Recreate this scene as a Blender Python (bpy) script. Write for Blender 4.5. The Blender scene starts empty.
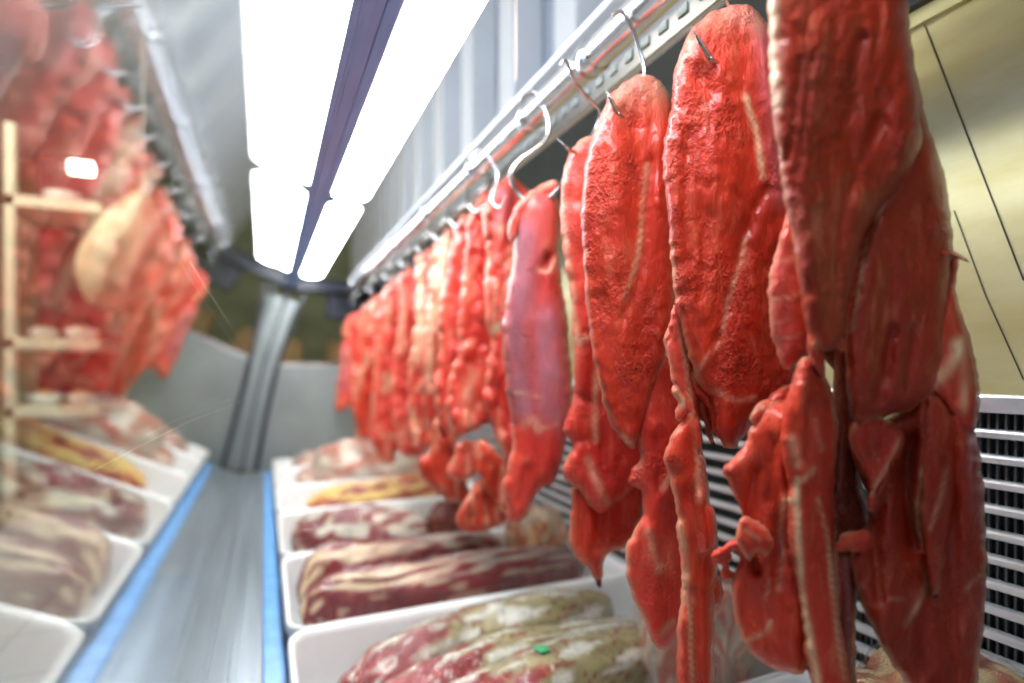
import bpy, bmesh, math, random
import numpy as np
from mathutils import Vector, noise
from mathutils.geometry import delaunay_2d_cdt

sc = bpy.context.scene
col = sc.collection
# ------------------------------------------------------------------ camera, world, light, exposure
FPX = 560.0
ZC = 1.30                       # camera height above the shop floor
SY, CY = math.sin(math.radians(23.8)), math.cos(math.radians(23.8))
F = Vector((SY, CY, 0)); R = Vector((CY, -SY, 0)); U = Vector((0, 0, 1)); C0 = Vector((0, 0, ZC))
cd = bpy.data.cameras.new('camera'); cam = bpy.data.objects.new('camera', cd); col.objects.link(cam)
cam.location = C0
cam.rotation_euler = (math.radians(90), 0, math.radians(-23.8))
cd.sensor_width = 36; cd.lens = FPX / 1024 * 36; cd.shift_y = 28.5 / 1024
cd.clip_start = 0.01
cd.dof.use_dof = True; cd.dof.focus_distance = 0.52; cd.dof.aperture_fstop = 1.8
sc.camera = cam
w = bpy.data.worlds.new('world'); sc.world = w; w.use_nodes = True
w.node_tree.nodes['Background'].inputs[0].default_value = (0.92, 0.95, 1.0, 1)
w.node_tree.nodes['Background'].inputs[1].default_value = 0.27
sc.view_settings.view_transform = 'Standard'; sc.view_settings.look = 'None'
sc.view_settings.gamma = 1; sc.view_settings.use_curve_mapping = False
sc.view_settings.exposure = 0.62
sc.cycles.use_denoising = True
sc.cycles.max_bounces = 8; sc.cycles.transparent_max_bounces = 16
sc.cycles.sample_clamp_indirect = 6
LAMP_E = 19.0

def P(u, v, d):                 # point seen in direction (u, v) at distance d in front of the camera
    u, v, d = float(u), float(v), float(d)
    return C0 + d * (F + (u - 512) / FPX * R + (370 - v) / FPX * U)
def G(u, v, z):                 # point on the level z (relative to the camera)
    return P(u, v, z * FPX / (370 - v))
def rail_d(u, X=0.38):
    az = math.radians(23.8) + math.atan((u - 512) / FPX)
    return X * (SY + CY / math.tan(az))

# ------------------------------------------------------------------ materials
def newmat(name):
    m = bpy.data.materials.new(name); m.use_nodes = True
    return m, m.node_tree, m.node_tree.nodes['Principled BSDF']
def nd(nt, t, **kw):
    n = nt.nodes.new(t)
    for k, v in kw.items(): setattr(n, k, v)
    return n
def tex(nt, scale, detail=4, rough=.6, vec=(1, 1, 1), kind='ShaderNodeTexNoise', dist=0):
    tc = nd(nt, 'ShaderNodeTexCoord'); mp = nd(nt, 'ShaderNodeMapping'); mp.inputs['Scale'].default_value = vec
    n = nd(nt, kind); n.inputs['Scale'].default_value = scale
    if 'Detail' in n.inputs: n.inputs['Detail'].default_value = detail
    if 'Roughness' in n.inputs: n.inputs['Roughness'].default_value = rough
    if 'Distortion' in n.inputs: n.inputs['Distortion'].default_value = dist
    nt.links.new(tc.outputs['Object'], mp.inputs['Vector']); nt.links.new(mp.outputs['Vector'], n.inputs['Vector'])
    return n
def ramp(nt, src, stops):
    r = nd(nt, 'ShaderNodeValToRGB'); e = r.color_ramp.elements
    while len(e) < len(stops): e.new(.5)
    for i, (p, c) in enumerate(stops):
        e[i].position = p; e[i].color = (c, c, c, 1) if isinstance(c, (int, float)) else (*c, 1)
    nt.links.new(src, r.inputs['Fac']); return r.outputs['Color']
def mix(nt, fac, a, b, mode='MIX'):
    n = nd(nt, 'ShaderNodeMix', data_type='RGBA', blend_type=mode)
    for i, v in ((0, fac), (6, a), (7, b)):
        if hasattr(v, 'links'): nt.links.new(v, n.inputs[i])
        else: n.inputs[i].default_value = v if i == 0 else (*v, 1)
    return n.outputs[2]
def bump(nt, h, strength, dist, prev=None):
    b = nd(nt, 'ShaderNodeBump'); b.inputs['Strength'].default_value = strength; b.inputs['Distance'].default_value = dist
    nt.links.new(h, b.inputs['Height'])
    if prev is not None: nt.links.new(prev, b.inputs['Normal'])
    return b.outputs['Normal']

def meat_mat(name, c1, c2, fatc=(.88, .56, .34), silverc=(.42, .14, .17), darkc=(.10, .012, .008), rough=.24, grain=1.15, sss=.05):
    m, nt, b = newmat(name)
    n1 = tex(nt, 9, 6, .65, (1, 1, .35)); n2 = tex(nt, 55, 5, .7, (1, 1, .3), dist=.6); n3 = tex(nt, 170, 3, .6, (1, 1, .55))
    base = mix(nt, ramp(nt, n1.outputs['Fac'], [(.36, 0), (.64, 1)]), c1, c2)
    base = mix(nt, ramp(nt, n2.outputs['Fac'], [(.54, 0), (.72, .42)]), base, (.84, .24, .13))
    base = mix(nt, ramp(nt, n2.outputs['Fac'], [(.28, .45), (.43, 0)]), base, tuple(x * .45 for x in c1))
    at = nd(nt, 'ShaderNodeAttribute', attribute_name='zones'); sp = nd(nt, 'ShaderNodeSeparateColor')
    nt.links.new(at.outputs['Color'], sp.inputs[0])
    mott = mix(nt, n2.outputs['Fac'], tuple(x * .7 for x in silverc), tuple(min(1, x * 1.35) for x in silverc))
    base = mix(nt, sp.outputs[1], base, mott)
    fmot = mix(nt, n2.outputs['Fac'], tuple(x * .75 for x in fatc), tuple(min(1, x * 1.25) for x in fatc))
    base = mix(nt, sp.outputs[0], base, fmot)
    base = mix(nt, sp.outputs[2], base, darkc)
    nt.links.new(base, b.inputs['Base Color'])
    b.inputs['Subsurface Weight'].default_value = sss
    b.inputs['Subsurface Radius'].default_value = (1, .25, .15); b.inputs['Subsurface Scale'].default_value = .008
    rr = ramp(nt, n1.outputs['Fac'], [(.3, rough + .08), (.7, rough + .26)])
    nt.links.new(rr, b.inputs['Roughness'])
    b.inputs['Specular IOR Level'].default_value = .2
    n5 = tex(nt, 13, 3, .5); n4 = tex(nt, 260, 2, .6, (1, 1, .8), kind='ShaderNodeTexVoronoi')
    nb = bump(nt, n2.outputs['Fac'], .6 * grain, .005)
    nb = bump(nt, n3.outputs['Fac'], .35 * grain, .0018, nb)
    cn = bump(nt, n3.outputs['Fac'], .35 * grain, .0022)
    nt.links.new(cn, b.inputs['Coat Normal']); b.inputs['Coat Weight'].default_value = .42; b.inputs['Coat Roughness'].default_value = .13; b.inputs['Coat IOR'].default_value = 1.42
    b4_ = nd(nt, 'ShaderNodeBump'); b4_.inputs['Distance'].default_value = .0022
    nt.links.new(n4.outputs['Distance'], b4_.inputs['Height']); nt.links.new(nb, b4_.inputs['Normal'])
    nt.links.new(ramp(nt, n5.outputs['Fac'], [(.42, .05), (.60, .9)]), b4_.inputs['Strength']); nb = b4_.outputs['Normal']
    nt.links.new(nb, b.inputs['Normal'])
    return m

def simple(name, c, rough=.4, metal=0, noise_amt=0, scale=20, bumpd=0, emit=None, vec=(1, 1, 1)):
    m, nt, b = newmat(name)
    b.inputs['Base Color'].default_value = (*c, 1); b.inputs['Roughness'].default_value = rough; b.inputs['Metallic'].default_value = metal
    n = tex(nt, scale, 5, .6, vec)
    nt.links.new(mix(nt, ramp(nt, n.outputs['Fac'], [(.35, 0), (.7, 1)]), tuple(x * (1 - noise_amt) for x in c), c), b.inputs['Base Color'])
    if bumpd: nt.links.new(bump(nt, n.outputs['Fac'], .5, bumpd), b.inputs['Normal'])
    if emit:
        b.inputs['Emission Color'].default_value = (*emit[0], 1); b.inputs['Emission Strength'].default_value = emit[1]
    return m

M = {}
M['red'] = meat_mat('beef_red', (.44, .020, .008), (.62, .048, .020))
M['bright'] = meat_mat('beef_bright', (.60, .026, .018), (.78, .080, .050))
M['deep'] = meat_mat('beef_deep', (.27, .014, .004), (.40, .032, .009))
M['brown'] = meat_mat('beef_brown', (.15, .020, .009), (.24, .040, .018))
M['wine'] = meat_mat('beef_wine', (.15, .010, .016), (.30, .032, .038), fatc=(.90, .66, .42), silverc=(.62, .62, .52), rough=.25)
M['steel'] = simple('brushed_steel', (.62, .64, .66), .28, 1, .25, 30, .0004, vec=(1, .05, 1))
M['chrome'] = simple('chrome', (.90, .90, .89), .27, 1, .12, 60)
M['hook'] = simple('hook_steel', (.68, .66, .64), .22, 1, .3, 90)
M['rail_paint'] = simple('rail_paint', (.26, .30, .33), .35, .35, .3, 40, .0003, vec=(1, .04, 1))
M['header_blue'] = simple('header_blue', (.22, .36, .72), .4, 0, .1, 9)
M['board'] = simple('dark_header', (.022, .028, .022), .5, 0, .4, 8)
M['white_paint'] = simple('white_paint', (.80, .83, .86), .45, 0, .06, 6)
M['grey_paint'] = simple('grey_paint', (.46, .52, .62), .5, 0, .1, 5)
M['blue_film'] = simple('blue_film', (.16, .42, .86), .25, 0, .25, 25, .001)
M['rubber'] = simple('black_rubber', (.012, .016, .03), .4, 0, .2, 20)
M['fin_dark'] = simple('fin_dark', (.13, .16, .16), .45, .5, .3, 40)
M['slat'] = simple('slat_metal', (.86, .90, .92), .25, .45, .2, 25)
M['grey_panel'] = simple('grey_panel', (.34, .38, .37), .4, .3, .15, 6)
M['olive'] = simple('olive_wall', (.42, .46, .26), .7, 0, .4, 4)
M['maroon'] = simple('maroon_wall', (.10, .012, .014), .6, 0, .4, 3)
M['cream'] = simple('cream_board', (.85, .80, .58), .5, 0, .1, 10)
M['pale_line'] = simple('pale_line', (.92, .78, .66), .6)
M['tube'] = simple('lamp_tube', (1, 1, 1), .4, emit=((.93, .97, 1.0), LAMP_E))
M['bulb'] = simple('shop_lamp', (1, 1, 1), .4, emit=((1, .95, .75), 9))
M['gold_film'] = simple('gold_label', (.80, .52, .12), .25, .7, .3, 80)
M['green_label'] = simple('green_label', (.05, .42, .16), .35, 0, .2, 40)
M['bread'] = simple('bread_crust', (.78, .50, .22), .7, 0, .4, 30, .003)
M['porcelain'] = simple('porcelain', (.86, .86, .82), .2, 0, .05, 10)
M['ham'] = simple('ham_rind', (.78, .70, .42), .5, 0, .25, 9, .004)
# tray plastic
m, nt, b = newmat('white_tub_plastic'); b.inputs['Base Color'].default_value = (.86, .87, .86, 1); b.inputs['Roughness'].default_value = .28
b.inputs['Subsurface Weight'].default_value = .1; b.inputs['Subsurface Scale'].default_value = .02; M['tub'] = m
n = tex(nt, 14, 3); nt.links.new(mix(nt, n.outputs['Fac'], (.80, .81, .80), (.90, .91, .90)), b.inputs['Base Color'])
# back panel: splashed satin steel reading olive gold
m, nt, b = newmat('gold_steel'); n = tex(nt, 5, 5, .6, (1, 1, 3)); v = tex(nt, 120, 2, .5, kind='ShaderNodeTexVoronoi')
c_ = mix(nt, ramp(nt, n.outputs['Fac'], [(.3, 0), (.7, 1)]), (.50, .43, .17), (.66, .62, .34))
c_ = mix(nt, ramp(nt, v.outputs['Distance'], [(.05, .45), (.16, 0)]), c_, (.85, .82, .6))
nt.links.new(c_, b.inputs['Base Color']); b.inputs['Metallic'].default_value = .35; b.inputs['Roughness'].default_value = .36
nt.links.new(bump(nt, v.outputs['Distance'], .08, .0003), b.inputs['Normal']); M['gold'] = m
# tiles
m, nt, b = newmat('grey_tiles'); br = nd(nt, 'ShaderNodeTexBrick'); tc = nd(nt, 'ShaderNodeTexCoord'); br.offset = 0
br.inputs['Color1'].default_value = (.42, .45, .44, 1); br.inputs['Color2'].default_value = (.48, .50, .49, 1); br.inputs['Mortar'].default_value = (.16, .17, .16, 1)
br.inputs['Scale'].default_value = 1; br.inputs['Brick Width'].default_value = .2; br.inputs['Row Height'].default_value = .2; br.inputs['Mortar Size'].default_value = .004
nt.links.new(tc.outputs['Object'], br.inputs['Vector']); nt.links.new(br.outputs['Color'], b.inputs['Base Color']); b.inputs['Roughness'].default_value = .3; M['tiles'] = m

def thin_glass(name, r0, tint, rough=0.0, film=False):
    m = bpy.data.materials.new(name); m.use_nodes = True; nt = m.node_tree; nt.nodes.clear()
    out = nd(nt, 'ShaderNodeOutputMaterial'); mx = nd(nt, 'ShaderNodeMixShader'); tr = nd(nt, 'ShaderNodeBsdfTransparent'); gl = nd(nt, 'ShaderNodeBsdfGlossy')
    tr.inputs[0].default_value = (*tint, 1); gl.inputs['Roughness'].default_value = rough; gl.inputs['Color'].default_value = (1, 1, 1, 1)
    ge = nd(nt, 'ShaderNodeNewGeometry'); vm = nd(nt, 'ShaderNodeVectorMath', operation='DOT_PRODUCT')
    nt.links.new(ge.outputs['Incoming'], vm.inputs[1])
    if film:
        n = tex(nt, 34, 4, .6, (1, 1, 1), dist=1.5); nb = bump(nt, n.outputs['Fac'], 1.0, .012)
        nt.links.new(nb, gl.inputs['Normal']); nt.links.new(nb, vm.inputs[0])
    else: nt.links.new(ge.outputs['Normal'], vm.inputs[0])
    def ma(op, a, b=None):
        q = nd(nt, 'ShaderNodeMath', operation=op)
        for i, x in enumerate((a, b)):
            if x is None: continue
            if hasattr(x, 'links'): nt.links.new(x, q.inputs[i])
            else: q.inputs[i].default_value = x
        return q.outputs[0]
    s = ma('POWER', ma('SUBTRACT', 1.0, ma('ABSOLUTE', vm.outputs['Value'])), 5.0)
    f = ma('ADD', ma('MULTIPLY', s, 1 - r0), r0)
    nt.links.new(f, mx.inputs[0]); nt.links.new(tr.outputs[0], mx.inputs[1]); nt.links.new(gl.outputs[0], mx.inputs[2])
    nt.links.new(mx.outputs[0], out.inputs[0]); return m
M['glass'] = thin_glass('curved_glass', .042, (.95, .97, .96))
M['film'] = thin_glass('cling_film', .035, (.98, .98, .98), .10, True)

# ------------------------------------------------------------------ object helpers
def tag(o, label=None, cat=None, group=None, kind=None):
    for k, v in (('label', label), ('category', cat), ('group', group), ('kind', kind)):
        if v: o[k] = v
    return o
def empty(name, loc, label, cat, group=None):
    o = bpy.data.objects.new(name, None); o.empty_display_size = .02; o.location = loc; col.objects.link(o)
    return tag(o, label, cat, group)
def link(name, verts, faces, mat, parent=None, smooth=True, zones=None):
    """verts in world space"""
    org = Vector(parent_world(parent)) if parent else (sum((Vector(v) for v in verts), Vector()) / len(verts))
    me = bpy.data.meshes.new(name); me.from_pydata([tuple(Vector(v) - org) for v in verts], [], faces)
    if smooth: me.polygons.foreach_set('use_smooth', [True] * len(me.polygons))
    if zones is not None:
        a = me.color_attributes.new('zones', 'FLOAT_COLOR', 'POINT')
        a.data.foreach_set('color', np.asarray(zones, dtype=np.float32).ravel())
    me.materials.append(mat)
    bm = bmesh.new(); bm.from_mesh(me); bmesh.ops.recalc_face_normals(bm, faces=bm.faces); bm.to_mesh(me); bm.free()
    o = bpy.data.objects.new(name, me); col.objects.link(o)
    if parent: o.parent = parent
    else: o.location = org
    return o
def parent_world(p):
    l = Vector(p.location)
    while p.parent: p = p.parent; l = l + Vector(p.location)
    return l
class MB:
    def __init__(s): s.v = []; s.f = []; s.sm = False
    def add(s, v, f):
        n = len(s.v); s.v += [tuple(x) for x in v]; s.f += [tuple(i + n for i in q) for q in f]
    def box(s, a, b, bev=0.0):       # a, b relative to the camera height: z += ZC
        x0, y0, z0 = a; x1, y1, z1 = b; z0 += ZC; z1 += ZC
        if bev <= 0:
            s.add([(x0, y0, z0), (x1, y0, z0), (x1, y1, z0), (x0, y1, z0), (x0, y0, z1), (x1, y0, z1), (x1, y1, z1), (x0, y1, z1)],
                  [(0, 3, 2, 1), (4, 5, 6, 7), (0, 1, 5, 4), (1, 2, 6, 5), (2, 3, 7, 6), (3, 0, 4, 7)])
        else:
            bm = bmesh.new(); bmesh.ops.create_cube(bm, size=1)
            for v in bm.verts:
                v.co = Vector(((x0 + x1) / 2 + v.co.x * (x1 - x0), (y0 + y1) / 2 + v.co.y * (y1 - y0), (z0 + z1) / 2 + v.co.z * (z1 - z0)))
            bmesh.ops.bevel(bm, geom=list(bm.edges), offset=bev, segments=2, affect='EDGES', profile=.5)
            bm.verts.index_update(); s.add([v.co for v in bm.verts], [[v.index for v in f.verts] for f in bm.faces]); bm.free()
    def tube(s, pts, r, n=10, closed=False):
        pts = [Vector(p) for p in pts]; rs = r if isinstance(r, (list, tuple)) else [r] * len(pts)
        base = len(s.v); up = Vector((0, 0, 1)); prev = None
        for i, p in enumerate(pts):
            t = (pts[min(i + 1, len(pts) - 1)] - pts[max(i - 1, 0)]).normalized()
            if prev is None:
                a = t.cross(up);
                if a.length < .1: a = t.cross(Vector((1, 0, 0)))
            else: a = prev - t * prev.dot(t)
            a.normalize(); bb = t.cross(a); prev = a
            for k in range(n):
                an = 2 * math.pi * k / n; s.v.append(tuple(p + (a * math.cos(an) + bb * math.sin(an)) * rs[i]))
        for i in range(len(pts) - 1):
            for k in range(n):
                s.f.append((base + i * n + k, base + i * n + (k + 1) % n, base + (i + 1) * n + (k + 1) % n, base + (i + 1) * n + k))
        s.f.append(tuple(base + k for k in range(n))); s.f.append(tuple(base + (len(pts) - 1) * n + k for k in reversed(range(n))))
    def build(s, name, mat, parent=None, smooth=False): return link(name, s.v, s.f, mat, parent, smooth)
def box(name, a, b, mat, parent=None, bev=0): q = MB(); q.box(a, b, bev); return q.build(name, mat, parent)
def spline(pts, step=None, n=8, closed=False):
    pts = [np.array(p, float) for p in pts]; N = len(pts); out = []
    rng = range(N) if closed else range(N - 1)
    for i in rng:
        if closed: a, b_, c, d = pts[(i - 1) % N], pts[i], pts[(i + 1) % N], pts[(i + 2) % N]
        else: a, b_, c, d = pts[max(i - 1, 0)], pts[i], pts[i + 1], pts[min(i + 2, N - 1)]
        k = n if step is None else max(1, int(round(np.linalg.norm(c - b_) / step)))
        for j in range(k):
            t = j / k
            out.append(.5 * ((2 * b_) + (c - a) * t + (2 * a - 5 * b_ + 4 * c - d) * t * t + (3 * b_ - a - 3 * c + d) * t ** 3))
    if not closed: out.append(pts[-1])
    return np.array(out)

# ------------------------------------------------------------------ meat sheets: solid slabs of muscle with real thickness
def seg_dist(p, line):
    best = np.full(len(p), 1e9)
    for a, b_ in zip(line[:-1], line[1:]):
        ab = b_ - a; L = max(1e-9, ab @ ab); t = np.clip(((p - a) @ ab) / L, 0, 1)
        best = np.minimum(best, np.linalg.norm(p - (a + t[:, None] * ab), axis=1))
    return best
def inside(p, poly):
    x, y = p[:, 0], p[:, 1]; c = np.zeros(len(p), bool); n = len(poly)
    for i in range(n):
        x1, y1 = poly[i]; x2, y2 = poly[(i + 1) % n]
        if y1 == y2: continue
        hit = ((y1 > y) != (y2 > y)) & (x < (x2 - x1) * (y - y1) / (y2 - y1) + x1); c ^= hit
    return c
SEED = [0]
def sheet(name, outline, d, parent, mat, t=.024, res=4.5, fat=(), silver=(), dark=(), crease=(), ridge=(), fold=.006, tilt=(0, 0),
          rough=1.9, grain=.0014, lump=0.0022, backfat=0.0, label=None):
    SEED[0] += 17.3; sd = SEED[0]
    bd = spline(outline, step=res, closed=True); N = len(bd)
    nx = np.roll(bd, -1, 0) - np.roll(bd, 1, 0); nx = np.stack([nx[:, 1], -nx[:, 0]], 1) / (np.linalg.norm(nx, axis=1)[:, None] + 1e-6)
    jit = np.array([noise.noise(Vector((q[0] * .11, q[1] * .11, sd))) + .6 * noise.noise(Vector((q[0] * .3, q[1] * .3, sd + 5))) for q in bd])
    bd = bd + nx * (jit * rough)[:, None]
    lo, hi = bd.min(0), bd.max(0); pts = []
    row = 0; y = lo[1]
    while y < hi[1]:
        x = lo[0] + (row % 2) * res / 2
        while x < hi[0]: pts.append((x, y)); x += res
        y += res * .87; row += 1
    pts = np.array(pts); pts = pts[inside(pts, bd)]
    cl = np.vstack([bd, bd[:1]])
    if len(pts): pts = pts[seg_dist(pts, cl) > res * .55]
    allp = np.vstack([bd, pts]) if len(pts) else bd
    vo, eo, fo, _, _, _ = delaunay_2d_cdt([Vector(p) for p in allp], [], [list(range(N))], 1, 1e-4)
    V = np.array([(v.x, v.y) for v in vo]); n = len(V)
    cnt = {}
    for f in fo:
        for i in range(len(f)):
            e = tuple(sorted((f[i], f[(i + 1) % len(f)]))); cnt[e] = cnt.get(e, 0) + 1
    bset = set(i for e, c in cnt.items() if c == 1 for i in e)
    dist = seg_dist(V, cl); mpp = d / FPX
    r = max(t * .50 / mpp, 4.5)
    prof = np.sqrt(np.clip(1 - (1 - np.minimum(dist / r, 1)) ** 2, 0, 1))
    def lines(L, default):
        out = np.zeros(n)
        for ln in L:
            w_ = ln[1]; s_ = ln[2] if len(ln) > 2 else default
            dd = seg_dist(V, spline(ln[0], n=5)) if len(ln[0]) > 1 else np.linalg.norm(V - np.array(ln[0][0], float), axis=1)
            out = np.maximum(out, s_ * np.exp(-(dd / w_) ** 2))
        return out
    fa, si, da = lines(fat, 1), lines(silver, .9), lines(dark, 1)
    cr, ri = lines(crease, .006), lines(ridge, .006)
    uc, vc = V.mean(0)
    front, back = [], []
    zf = np.zeros((n, 4)); zb = np.zeros((n, 4))
    for i in range(n):
        u, v = V[i]; X = u * mpp; Y = v * mpp
        fo_ = fold * (noise.noise(Vector((X * 22, Y * 5, sd))) * 1.3 + .6 * noise.noise(Vector((X * 50, Y * 14, sd + 9))))
        mid = d + fo_ + tilt[0] * (u - uc) * mpp + tilt[1] * (v - vc) * mpp
        h = t / 2 * prof[i]
        g = grain * (noise.noise(Vector((X * 190, Y * 120, sd))) + .8 * abs(noise.noise(Vector((X * 90, Y * 60, sd + 3))))) * prof[i]
        lp = lump * abs(noise.noise(Vector((X * 60, Y * 24, sd + 1)))) * prof[i]
        rel = -g - lp * 1.5 + (cr[i] - ri[i]) * prof[i] - .0012 * fa[i]
        nz = noise.noise(Vector((X * 60, Y * 30, sd + 2)))
        eg = .42 * math.exp(-(dist[i] / 3.0) ** 2) * max(0, .55 + 1.6 * noise.noise(Vector((X * 35, Y * 16, sd + 8))))  # pale edge band: membrane, with the lit look of the edges put into the colour
        nf = noise.noise(Vector((X * 150, Y * 45, sd + 6)))
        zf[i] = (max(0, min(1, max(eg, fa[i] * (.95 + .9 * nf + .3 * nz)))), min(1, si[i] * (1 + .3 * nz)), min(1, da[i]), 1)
        bf = max(0, min(1, backfat * (1 + 1.5 * noise.noise(Vector((X * 25, Y * 14, sd + 4)))))) if backfat else 0
        zb[i] = (bf, 0, 0, 1)
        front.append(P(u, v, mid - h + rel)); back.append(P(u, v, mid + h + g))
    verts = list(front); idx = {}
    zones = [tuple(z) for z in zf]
    for i in range(n):
        if i in bset: idx[i] = i
        else: idx[i] = len(verts); verts.append(back[i]); zones.append(tuple(zb[i]))
    faces = [tuple(f) for f in fo] + [tuple(idx[i] for i in reversed(f)) for f in fo]
    faces = [f for f in faces if len(set(f)) == len(f)]
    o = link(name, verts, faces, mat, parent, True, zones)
    if label: o['label'] = label
    return o

def hook(pts, label, r=.0022, group='meat hooks on the rail'):
    """pts: list of (u, v, d); last one is the pointed tip"""
    w_ = [P(*p) for p in pts]; sp = spline([tuple(x) for x in w_], n=9)
    n = len(sp); rs = [r * (1 if i < n - 8 else max(.12, (n - 1 - i) / 8)) for i in range(n)]
    root = empty('meat_hook', w_[0], label, 'hook', group)
    q = MB(); q.tube([Vector(p) for p in sp[:n - 14]], rs[:n - 14], 8); q.build('shank', M['hook'], root, True)
    q = MB(); q.tube([Vector(p) for p in sp[n - 15:]], rs[n - 15:], 8); q.build('point', M['hook'], root, True)
    return root

# ================================================================== THE SETTING
YE = 2.85
def st(name, a, b, mat): o = box(name, a, b, mat); o['kind'] = 'structure'; return o
st('floor', (-3.2, -1.5, -ZC - .05), (2.4, 5.2, -ZC), M['tiles'])
st('wall_left', (-3.2, -1.5, -ZC), (-3.1, 5.2, 1.5), M['maroon'])
st('wall_far', (-3.2, 5.1, -ZC), (2.4, 5.2, 1.5), M['olive'])
st('ceiling', (-3.2, -1.5, 1.5), (2.4, 5.2, 1.56), M['white_paint'])
wr = MB(); wr.box((.76, -1.5, -ZC), (.84, 5.1, 1.5)); o = wr.build('wall_right', M['grey_paint']); o['kind'] = 'structure'
for i in range(14):
    y = .05 + i * .36
    o = box('trim_%d' % (i + 1), (.66, y, .70), (.758, y + .11, 1.49), M['white_paint'], bev=.006); o['kind'] = 'structure'

# ================================================================== DISPLAY CASE
case = empty('display_case', (.33, 1.2, 0), 'refrigerated butcher display case with curved glass front and steel back panel', 'display case')
box('cabinet_base', (-.10, -.6, -ZC), (.75, YE, -.60), M['white_paint'], case, .005)
box('deck', (-.095, -.6, -.598), (.73, YE, -.57), M['steel'], case, .003)
# front rail: channel with ridges and blue film strip
q = MB(); q.box((-.112, -.6, -.60), (-.004, YE, -.475)); 
for x in (-.088, -.058, -.048, -.016): q.box((x, -.6, -.475), (x + .006, YE, -.468))
q.build('front_rail', M['rail_paint'], case)
q = MB(); q.box((-.003, -.6, -.60), (.030, YE, -.470), .002); q.build('film_strip', M['blue_film'], case)
q = MB(); q.box((.0305, -.6, -.60), (.0345, YE - .05, -.47)); q.build('edge_seal', M['rubber'], case)
prof = spline([(-.0993, -.468), (-.0598, -.24), (-.0114, 0), (.0196, .11), (.0478, .20), (.073, .28), (.0955, .335), (.1166, .385)], n=7)
def extr(name, prof, th, y0, y1, mat, parent, off=0, sm=True, ny=1):
    t_ = np.gradient(prof, axis=0); nn = np.stack([t_[:, 1], -t_[:, 0]], 1); nn /= np.linalg.norm(nn, axis=1)[:, None]
    inner = prof + nn * off; outer = inner - nn * th; loop = list(inner) + list(outer[::-1]); k = len(loop)
    v = []; f = []
    for j in range(ny + 1):
        y = y0 + (y1 - y0) * j / ny; v += [(p[0], y, p[1] + ZC) for p in loop]
    for j in range(ny):
        for i in range(k): f.append((j * k + i, j * k + (i + 1) % k, (j + 1) * k + (i + 1) % k, (j + 1) * k + i))
    f.append(tuple(range(k))); f.append(tuple(reversed(range(ny * k, ny * k + k))))
    return link(name, v, f, mat, parent, False)
g = extr('glass_front', prof, .005, -.6, YE - .02, M['glass'], case)
for p_ in g.data.polygons: p_.use_smooth = len(p_.vertices) == 4 and abs(p_.normal.y) < .5
try: g.data.set_sharp_from_angle(angle=math.radians(35))
except Exception: pass
extr('end_post', prof, .03, YE - .02, YE + .04, M['rubber'], case, off=.004)
extr('end_post_band', prof[:-6], .06, YE + .041, YE + .10, M['grey_panel'], case, off=.05)
extr('end_post_seal', prof, .016, YE + .0, YE + .06, M['rubber'], case, off=.07)
# canopy header along the top edge of the glass
q = MB(); q.box((.1185, -.6, .388), (.133, YE, .46)); q.build('canopy', M['header_blue'], case)
q = MB(); q.box((.1065, -.6, .387), (.118, YE, .398), .002); q.build('glass_channel', M['header_blue'], case)
box('back_panel', (.72, -.6, -.028), (.73, YE + .3, .430), M['gold'], case)
box('header_board', (.70, -.6, .431), (.75, YE + .3, .675), M['board'], case)
q = MB(); q.box((.712, -.6, .412), (.7195, YE, .430)); q.build('header_trim', M['gold'], case)
q = MB(); q.box((.706, -.6, -.046), (.7195, YE, -.026), .003); q.build('grille_cap', M['slat'], case)
box('fin_backing', (.728, -.6, -.56), (.74, YE, -.0285), M['rubber'], case)
q = MB()
for i in range(240): y = -.1 + i * .008; q.box((.7215, y, -.56), (.7275, y + .0022, -.046))
q.build('cooling_fins', M['fin_dark'], case)['kind'] = 'stuff'
z = -.073
for i in range(18):
    q = MB(); q.box((.706, -.6, z), (.7205, YE, z + .0095), .003); q.build('grille_slat', M['slat'], case); z -= .0268
# seams in the back panel
q = MB(); q.tube([Vector((.719, .412, ZC + .411)) , Vector((.719, .3645, ZC + .252)), Vector((.719, .317, ZC + .093))], .0007, 6); q.build('panel_seam', M['rubber'], case)
q = MB(); q.tube([Vector((.719, .381, ZC + .182)) , Vector((.719, .35, ZC + .08)), Vector((.719, .317, ZC - .01))], .0006, 6); q.build('panel_scratch', M['board'], case)
box('end_panel', (-.05, YE + .1, -.58), (.75, YE + .12, .02), M['grey_panel'], case, .004)
q = MB(); q.box((.0, YE + .10, .02), (.75, YE + .13, .035)); q.build('end_panel_rim', M['steel'], case)
q = MB(); q.box((.28, YE + .06, .25), (.50, YE + .12, .44), .01); q.build('rail_bracket', M['rubber'], case)
q = MB(); q.box((.09, YE - .0, .375), (.75, YE + .06, .44), .01); q.build('end_beam', M['rubber'], case)

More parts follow.
